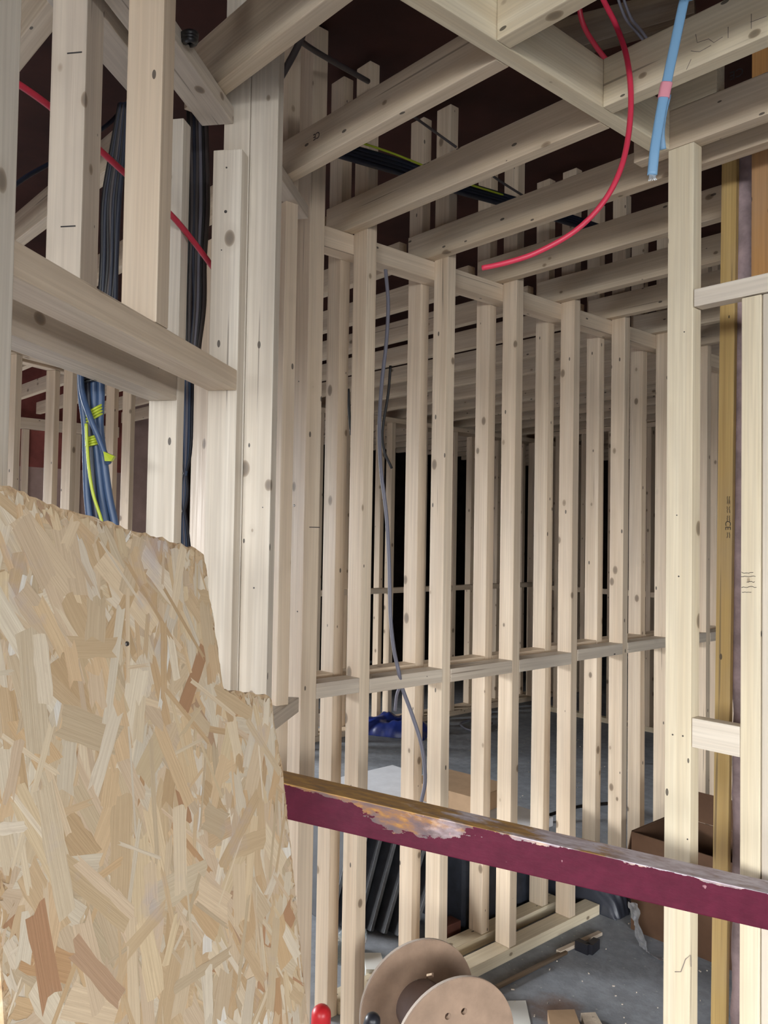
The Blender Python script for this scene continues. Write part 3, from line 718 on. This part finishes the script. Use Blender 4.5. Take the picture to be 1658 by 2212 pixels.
# ------------------------------------------------------------------ writing and marks
def text_on(parent_name, txt, P, xdir, ydir, size, mat='ink', parent=None):
    cu = bpy.data.curves.new('t', 'FONT'); cu.body = txt; cu.size = size; cu.align_x = 'CENTER'; cu.align_y = 'CENTER'; cu.extrude = .0002
    o = bpy.data.objects.new('t', cu); COL.objects.link(o)
    dg = bpy.context.evaluated_depsgraph_get(); me = bpy.data.meshes.new_from_object(o.evaluated_get(dg))
    bpy.data.objects.remove(o)
    t = link(parent_name, me, mat)
    me.materials.clear(); me.materials.append(M[mat])
    x = V(xdir).normalized(); y = V(ydir); y = (y-x*y.dot(x)).normalized(); z = x.cross(y)
    mt = Matrix.Identity(4)
    for i in range(3): mt[i][0] = x[i]; mt[i][1] = y[i]; mt[i][2] = z[i]; mt[i][3] = P[i]
    if parent: t.parent = parent; t.matrix_parent_inverse = Matrix.Identity(4); t.matrix_local = parent.matrix_world.inverted() @ mt if False else parent_inv(parent) @ mt
    else: t.matrix_world = mt
    return t
def parent_inv(o): return o.matrix_basis.inverted()
def scribble(name, parent, pts, Y, r=.0009, mat='pencil'):
    bm = bmesh.new(); tube_bm(bm, [pY(x, y, Y) for x, y in pts], r, 5)
    o = link(name, from_bm(bm, name), mat); o.parent = parent; o.matrix_local = parent_inv(parent)
    return o
jy = JY(1)
text_on('printed_mark', 'CE', pY(683, 293, jy-.0006), (-1, 0, 0), (0, 0, -1), .022, 'ink', JOIST1)
text_on('printed_mark', 'CE', pY(1590, 158, 1.7455), (-1, 0, 0), (0, 0, -1), .026, 'ink', PACK)
for pts in ([(1620, 48), (1655, 35)], [(1622, 30), (1622, 62)], [(1502, 74), (1505, 92), (1530, 84), (1541, 92), (1560, 80)], [(1492, 110), (1510, 112), (1535, 98)], [(1572, 58), (1572, 82)], [(1482, 150), (1492, 128)]):
    scribble('pencil_mark', HJ, pts, 1.4697, .0005)
scribble('pencil_tick', R1, [(1457, 2099), (1470, 2099), (1480, 2072), (1491, 2063), (1492, 2088)], YR-.0004, .0009, 'pencil')
for k, y in enumerate((1237, 1245, 1257, 1268, 1280)):
    x0, x1 = [(1601, 1626), (1600, 1631), (1612, 1629), (1601, 1633), (1602, 1622)][k]
    scribble('printed_line', R2, [(x0+(x1-x0)*j/8, y+random.uniform(-1.4, 1.4)) for j in range(9)], YR+.0006, .0006, 'ink')
fy = 2.06-.0085
text_on('printed_mark', 'CE', pY(1571, 1135, fy), (0, 0, -1), (1, 0, 0), .020, 'ink', YS_)
for k, (ya, yb) in enumerate(((1072, 1088), (1094, 1108), (1114, 1126), (1150, 1162))):
    for c in (0, 1):
        scribble('printed_line', YS_, [(1570+c*5+random.uniform(-1, 1), ya+(yb-ya)*j/6) for j in range(7)], fy, .0007, 'ink')

def by(label): return next(o for o in COL.objects if o.get('label') == label)
def mark(name, parent, P, n, r, mat='nail', size=None):
    bm = bmesh.new()
    if size: box_bm(bm, -size[0]/2, size[0]/2, -size[1]/2, size[1]/2, -.0006, .0006)
    else: bmesh.ops.create_cone(bm, cap_ends=True, segments=14, radius1=r, radius2=r*.8, depth=.0016)
    o = link(name, from_bm(bm, name), mat); z = V(n).normalized(); x = Z.cross(z).normalized(); y = z.cross(x)
    mt = Matrix.Identity(4)
    for i in range(3): mt[i][0] = x[i]; mt[i][1] = y[i]; mt[i][2] = z[i]; mt[i][3] = P[i]
    o.parent = parent; o.matrix_local = parent_inv(parent) @ mt; return o
def onplane(x, y, P, n): r_ = ray(x, y); return EYE+r_*((V(P)-EYE).dot(V(n))/r_.dot(V(n)))
CS = next(o for o in COL.objects if o.name == 'corner_stud')
for x, y, r in ((635, 1092, .0042), (615, 1126, .002), (614, 1015, .002), (642, 1321, .0025), (645, 824, .002)):
    mark('screw_head', CS, pY(x, y, 1.3478), (0, -1, 0), r)
mark('saw_nick', CS, pX(679, 1139, XA+.0003), (1, 0, 0), 0, 'ink', (.036, .0022))
PA = by('pale near post left of the twin wall, cut off below the nearest joist')
for x, y, r in ((487, 457, .0036), (489, 362, .002), (478, 540, .0015)):
    mark('screw_head', PA, onplane(x, y, LP(-.0003, 0, 1), dL), -dL, r)
PB = by('narrow pale stud right of the cut-off post, knotted face shining in daylight')
for x, y, r in ((538, 963, .0016), (567, 1096, .0014), (548, 1270, .002)):
    mark('screw_head', PB, onplane(x, y, LP(.0387, 0, 1), dL), -dL, r)
L2 = by('grey weathered stud behind the lintel with two saw nicks')
for x, y in ((161, 114), (147, 489)):
    mark('saw_nick', L2, onplane(x, y, LP(-.3953, -.15, 1), dL), -dL, 0, 'ink', (.026, .002))
for x, y, r in ((1477, 717, .0016), (1461, 1113, .0016), (1465, 1245, .002), (1452, 1587, .002), (1474, 1590, .002), (1484, 1813, .0018)):
    mark('screw_head', R1, pY(x, y, YR-.0004), (0, -1, 0), r)

# ------------------------------------------------------------------ cable drum
def drum():
    Rr = .172; th = .012
    f0 = V((-1.640, 1.612, Rr)); f1 = V((-1.440, 1.548, Rr)); ax = (f1-f0).normalized()
    root = bpy.data.objects.new('cable_drum', None); COL.objects.link(root)
    x = V((0, 0, 1)).cross(ax).normalized(); y = ax.cross(x)
    mt = Matrix.Identity(4)
    for i in range(3): mt[i][0] = x[i]; mt[i][1] = y[i]; mt[i][2] = ax[i]; mt[i][3] = f0[i]
    root.matrix_world = mt
    D = (f1-f0).length
    def flange(z0, holes, zs):
        bm = bmesh.new()
        bmesh.ops.create_cone(bm, cap_ends=True, segments=64, radius1=Rr, radius2=Rr, depth=th)
        es = [e for e in bm.edges if all(abs(f.normal.z) > .9 or True for f in e.link_faces) and abs(e.verts[0].co.z-e.verts[1].co.z) < 1e-6]
        bmesh.ops.bevel(bm, geom=es, offset=.0015, segments=2, affect='EDGES')
        for f in bm.faces: f.material_index = 0 if abs(f.normal.z) > .8 else 1
        o = link('flange', from_bm(bm, 'flange'), ['mdf', 'mdf_edge'], root); o.location = (0, 0, z0)
        for (hx_, hy_, hr, kind) in holes:
            bm = bmesh.new()
            if kind == 'r': bmesh.ops.create_cone(bm, cap_ends=True, segments=20, radius1=hr, radius2=hr, depth=.1, matrix=Matrix.Translation((hx_, hy_, 0)))
            else: box_bm(bm, hx_-hr, hx_+hr, hy_-hr*.6, hy_+hr*.6, -.05, .05)
            c = link('cut', from_bm(bm, 'cut'))
            md = o.modifiers.new('b', 'BOOLEAN'); md.operation = 'DIFFERENCE'; md.solver = 'EXACT'
            c.parent = root; c.location = o.location; md.object = c
            bpy.context.view_layer.update()
            dg = bpy.context.evaluated_depsgraph_get(); me = bpy.data.meshes.new_from_object(o.evaluated_get(dg))
            o.modifiers.clear(); old = o.data; o.data = me; bpy.data.meshes.remove(old); bpy.data.objects.remove(c)
        return o
    flange(0, [(-.008, .058, .010, 'r'), (.034, .070, .011, 's')], 1)
    flange(D, [(.022, .086, .0085, 'r'), (-.024, .084, .0085, 'r'), (0, 0, .018, 'r')], 1)
    bm = bmesh.new(); bmesh.ops.create_cone(bm, cap_ends=True, segments=40, radius1=.068, radius2=.068, depth=D-th-.001, matrix=Matrix.Translation((0, 0, D/2)))
    for f in bm.faces: f.smooth = abs(f.normal.z) < .5
    link('drum_core', from_bm(bm, 'drum_core'), 'core', root)
    tag(root, 'empty brown hardboard cable drum standing on the floor at the bottom centre', 'drum')
drum()

# ------------------------------------------------------------------ things on the floor
def boxthing(name, label, cat, x0, x1, y0, y1, z0, z1, mat, rot=0, bev=.003, group=None):
    bm = bmesh.new(); cx, cy = (x0+x1)/2, (y0+y1)/2
    box_bm(bm, x0-cx, x1-cx, y0-cy, y1-cy, 0, z1-z0, bev)
    o = link(name, from_bm(bm, name), mat); o.location = (cx, cy, z0); o.rotation_euler = (0, 0, rot)
    if label: tag(o, label, cat, group)
    return o
def quadboard(name, label, cat, pix, z, th, mat):
    bm = bmesh.new(); P = [pz(x, y, z+th) for x, y in pix]
    va = [bm.verts.new(p) for p in P]; vb = [bm.verts.new(p-Z*th) for p in P]
    bm.faces.new(va); bm.faces.new(vb[::-1]); n = len(P)
    for i in range(n): bm.faces.new((va[i], vb[i], vb[(i+1) % n], va[(i+1) % n]))
    bmesh.ops.recalc_face_normals(bm, faces=bm.faces)
    o = link(name, from_bm(bm, name), mat); return tag(o, label, cat)
quadboard('paper_sheet', 'white paper sheet on the floor right of the drum', 'paper', [(1084, 2162), (1135, 2161), (1156, 2260), (1092, 2262)], 0, .002, 'paper')
quadboard('timber_offcut', 'short pale timber offcut on the floor at the bottom edge, beside the paper', 'offcut', [(1182, 2182), (1240, 2180), (1285, 2300), (1205, 2310)], 0, .03, 'cardboard')
quadboard('timber_offcut', 'grey timber offcut on the floor right of the pale one', 'offcut', [(1254, 2188), (1285, 2186), (1345, 2290), (1290, 2300)], 0, .02, 'pine_grey')
# black angle offcut
def angle():
    bm = bmesh.new(); a = pz(1245, 2050, .0); b = pz(1272, 2062, .0); c = pz(1288, 2048, .0)
    for p, q in ((a, b), (b, c)):
        d = (q-p).normalized(); n = V((-d.y, d.x, 0))*.012
        vs = [p-n, q-n, q+n, p+n]; lo = [bm.verts.new(v+Z*.001) for v in vs]; hi = [bm.verts.new(v+Z*.035) for v in vs]
        bm.faces.new(hi); bm.faces.new(lo[::-1])
        for i in range(4): bm.faces.new((lo[i], lo[(i+1) % 4], hi[(i+1) % 4], hi[i]))
    bmesh.ops.recalc_face_normals(bm, faces=bm.faces)
    tag(link('angle_bracket', from_bm(bm, 'angle_bracket'), 'black_plastic'), 'small black angle piece on the concrete in front of the bottom plate', 'bracket')
angle()
s0 = pz(1205, 2062, 0); s1 = pz(1296, 2020, 0)
timber('timber_strip', 'thin grey dusty strip on the floor along the front plate', 'strip', s0+Z*.008, s1+Z*.008, Z, .02, .012, 'pine_grey')
s0 = pz(1065, 2140, 0); s1 = pz(1222, 2060, 0)
timber('timber_strip', 'dark strip on the floor between the drum and the front plate', 'strip', s0+Z*.006, s1+Z*.006, Z, .016, .010, 'dark_wood')  # thin dark strip laid on the concrete, roughly along the plate
# red and black handles at the bottom edge
def capsule(name, label, cat, P, ax, r, L, mat):
    bm = bmesh.new(); d = V(ax).normalized(); pts = []; rr = []
    for i in range(33):
        t = .5-.5*math.cos(math.pi*i/32); q = abs(2*t-1); e0 = 1-2*r/L
        pts.append(V(P)+d*(L*(t-.5))); rr.append(r*max(.05, math.sqrt(max(0, 1-max(0, (q-e0)/(1-e0))**2))))
    tube_bm(bm, pts, r, 14, None, rr); bmesh.ops.recalc_face_normals(bm, faces=bm.faces)
    o = link(name, from_bm(bm, name), mat); return tag(o, label, cat)
P = pd(690, 2225, 1.75); capsule('tool_handle', 'red rounded handle poking up at the bottom edge beside the strand board', 'handle', (P.x, P.y, P.z-.05), (.12, -.05, 1), .021, .22, 'red_plastic')
P = pd(792, 2222, 1.8); capsule('tool_handle', 'black rounded handle at the bottom edge left of the drum', 'handle', (P.x, P.y, P.z-.03), (.25, .1, 1), .018, .14, 'black_plastic')
# cardboard box behind the tall right stud (open top, flap)
def carton():
    root = bpy.data.objects.new('cardboard_box', None); COL.objects.link(root); root.location = (-1.43, 2.93, 0)
    tag(root, 'open brown cardboard box on the floor behind the tall bright stud', 'box')
    bm = bmesh.new(); x0, x1, y0, y1, h, t = -.27, .27, -.15, .15, .36, .005
    box_bm(bm, x0, x1, y0, y0+t, 0, h); box_bm(bm, x0, x1, y1-t, y1, 0, h); box_bm(bm, x0, x0+t, y0+t, y1-t, 0, h); box_bm(bm, x1-t, x1, y0+t, y1-t, 0, h); box_bm(bm, x0+t, x1-t, y0+t, y1-t, 0, t)
    link('body', from_bm(bm, 'body'), 'cardboard_dark', root)
    bm = bmesh.new(); box_bm(bm, -.002, .002, y0+.01, y1-.01, -.12, 0); f = link('flap', from_bm(bm, 'flap'), 'cardboard_dark', root); f.location = (x0-.004, 0, h); f.rotation_euler = (0, .22, 0)
    bm = bmesh.new(); box_bm(bm, x0+.01, x1-.01, -.002, .002, 0, .11); f = link('flap', from_bm(bm, 'flap'), 'cardboard_dark', root); f.location = (0, y1+.003, h); f.rotation_euler = (-.35, 0, 0)
carton()
# foil strip
def foil():
    C = [pd(1366, 1950, 2.98), pd(1374, 1990, 2.96), pd(1385, 2035, 2.93), pd(1402, 2070, 2.88), pd(1425, 2086, 2.84), pd(1450, 2088, 2.82)]
    P = crom(C, 6); bm = bmesh.new(); rows = []
    for i, p in enumerate(P):
        wd = .05+.02*math.sin(i*.7); side = V((.8, -.35, .2)).normalized()
        row = []
        for k in range(6):
            q = p+side*(wd*(k/5-.5))+V((random.uniform(-.004, .004), random.uniform(-.004, .004), random.uniform(-.004, .004)))
            q.z = max(q.z, .004+.001*k); row.append(bm.verts.new(q))
        rows.append(row)
    for A, B in zip(rows, rows[1:]):
        for k in range(5): bm.faces.new((A[k], A[k+1], B[k+1], B[k]))
    g = bmesh.ops.solidify(bm, geom=bm.faces[:], thickness=.002)
    tag(link('foil_strip', from_bm(bm, 'foil_strip'), 'foil'), 'crumpled silver foil strip curling on the floor beside the cardboard box', 'foil')
foil()
# crumpled sheets and bags
def mound(name, label, cat, cx, cy, lx, ly, h, mat, rot=0, seed=0, nx=46, ny=26, z0=0, crease=1):
    bm = bmesh.new(); g = []
    for i in range(nx+1):
        row = []
        for j in range(ny+1):
            u, v = 2*i/nx-1, 2*j/ny-1
            env = max(0, 1-abs(u)**2.6)*max(0, 1-abs(v)**2.2)
            nz = noise.noise(V((u*2.1+seed, v*1.7, seed)))*.5+abs(noise.noise(V((u*5+seed, v*4, 3))))*.55*crease+abs(noise.noise(V((u*11, v*9+seed, 7))))*.22*crease*crease
            z = h*env**.55*(.62+.75*nz)
            wob = .07*noise.noise(V((u*3, v*3, seed+9)))
            row.append(bm.verts.new((u*lx/2*(1+wob), v*ly/2*(1+wob*1.5), max(.002, z)+.001)))
        g.append(row)
    for i in range(nx):
        for j in range(ny): bm.faces.new((g[i][j], g[i+1][j], g[i+1][j+1], g[i][j+1])).smooth = True
    bd = [e for e in bm.edges if e.is_boundary]
    r = bmesh.ops.extrude_edge_only(bm, edges=bd)
    for v in r['geom']:
        if isinstance(v, bmesh.types.BMVert): v.co.z = 0.0
    bd = [e for e in bm.edges if e.is_boundary]
    bmesh.ops.holes_fill(bm, edges=bd, sides=0)
    bmesh.ops.recalc_face_normals(bm, faces=bm.faces)
    o = link(name, from_bm(bm, name), mat); o.location = (cx, cy, z0); o.rotation_euler = (0, 0, rot)
    return tag(o, label, cat)
mound('polythene_sheet', 'heap of black polythene sheet on the floor behind the plates of the twin wall', 'sheet', -2.19, 2.862, .84, .135, .27, 'polythene', .0, 2)
P = pz(838, 1588, 0); mound('plastic_bag', 'dark blue plastic bag on the back-room floor', 'bag', P.x-.05, P.y+.1, .56, .34, .17, 'blue_bag', .5, 5, crease=.5)
tb('timber_baulk', 'old dark timber lying behind the blue plastic bag', 'timber', P.x-1.05, P.x-.33, P.y-.24, P.y-.14, 0, .10, 'x', 'dark_wood')
# wrapped stack, white lid, small carton on it
def stack():
    a = pz(972, 1866, .30); b = pz(1056, 1812, .30); c = pz(856, 1750, .30)
    print('stack', a, b, c)
stack()
boxthing('wrapped_pallet', 'pallet load in dark wrapping behind the twin wall, below the white board', 'pallet', -2.72, -2.06, 2.26, 2.76, 0, .285, 'navy_wrap', 0, .02)
boxthing('insulation_board', 'white board lying on the dark wrapped pallet load', 'board', -3.02, -2.05, 2.23, 2.77, .287, .325, 'white', 0, .004)
boxthing('cardboard_box', 'flat tan cardboard box on the white board', 'box', -2.62, -2.26, 2.50, 2.76, .327, .40, 'cardboard', .12, .003)
# leaning dark panels
for k in range(7):
    th_ = math.radians(25-1.5*k)
    root = bpy.data.objects.new('leaning_panel', None); COL.objects.link(root); root.location = (-2.145-.045*k, 2.085-.026*k, .012)
    root.rotation_euler = (-th_, 0, 0)
    bm = bmesh.new(); box_bm(bm, -.42, 0, -.016, 0, 0, .40-.015*(k % 4), .0015)
    link('panel', from_bm(bm, 'panel'), 'slate', root)
    bm = bmesh.new(); box_bm(bm, .0003, .003, -.0155, -.0005, .002, .398-.015*(k % 4))
    link('panel_edge', from_bm(bm, 'panel_edge'), 'slate_edge', root)
    tag(root, f'dark grey panel leaning in a row behind the twin wall, {ORD[k]} from the pallet', 'panel', 'leaning dark panels')
# clear bottle, white tile, terracotta
bm = bmesh.new(); P = pz(768, 2046, 0); prof = [(.0, 0), (.044, 0), (.047, .01), (.047, .12), (.040, .15), (.016, .185), (.013, .21), (0, .21)]
rings = [[bm.verts.new((r*math.cos(2*math.pi*k/24), r*math.sin(2*math.pi*k/24), z)) for k in range(24)] if r else [bm.verts.new((0, 0, z))] for r, z in prof]
for A, B in zip(rings, rings[1:]):
    for k in range(24):
        if len(A) == 1: f = bm.faces.new((A[0], B[(k+1) % 24], B[k]))
        elif len(B) == 1: f = bm.faces.new((A[k], A[(k+1) % 24], B[0]))
        else: f = bm.faces.new((A[k], A[(k+1) % 24], B[(k+1) % 24], B[k]))
        f.smooth = True
bmesh.ops.recalc_face_normals(bm, faces=bm.faces)
o = link('plastic_bottle', from_bm(bm, 'plastic_bottle'), 'clear'); o.location = (P.x, P.y, .047); o.rotation_euler = (1.57, 0, .5)
tag(o, 'clear plastic bottle lying behind the first studs', 'bottle')
quadboard('board_offcut', 'small white board offcut standing clear on the floor left of the drum', 'offcut', [(786, 2058), (822, 2058), (832, 2094), (790, 2094)], 0, .05, 'paper')
boxthing('brick', 'terracotta block on the floor behind the drum', 'brick', -2.12, -2.065, 2.15, 2.245, 0, .06, 'brick_red', 0, .004)
# cables on the floor behind
cable('electric_cable', 'dark cable lying across the floor behind the twin wall', [pz(1090, 1772, .02), pz(1125, 1768, .012), pz(1170, 1765, .02), pz(1235, 1745, .05), pz(1310, 1736, .06), pz(1345, 1738, .012)], .009, 'black_cable')
cable('electric_cable', 'bent black wire tail sticking out above the floor near the right', [pz(1352, 1560, .08), pz(1371, 1600, .06), pz(1386, 1620, .08), pz(1358, 1646, .012)], .008, 'black_cable')
cable('electric_cable', 'pale cable ring on the back-room floor', [pz(1030, 1552, .012), pz(995, 1562, .012), pz(1010, 1576, .012), pz(1045, 1578, .012), pz(1062, 1562, .012)], .008, 'grey_cable')
cable('electric_cable', 'black hose curving at the far left of the back room', [pz(800, 1430, .35), pz(820, 1428, .32), pz(838, 1420, .34), pz(850, 1408, .4)], .012, 'black_cable')
# uncountable shavings
bm = bmesh.new()
for i in range(300):
    if i < 110: x, y = random.uniform(-1.80, -1.05), random.uniform(1.5, 3.0)
    else: x, y = random.uniform(-4.3, -2.2), random.uniform(2.2, 5.5)
    s = random.uniform(.002, .007); a = random.uniform(0, 3.14)
    mtx = Matrix.Translation((x, y, .002)) @ Matrix.Rotation(a, 4, 'Z') @ Matrix.Diagonal((s*random.uniform(.5, 2), s*.6, .003, 1))
    bmesh.ops.create_cube(bm, size=1, matrix=mtx)
tag(link('floor_debris', from_bm(bm, 'floor_debris'), 'debris'), 'pale shavings and crumbs scattered over the concrete floor', 'debris', kind='stuff')
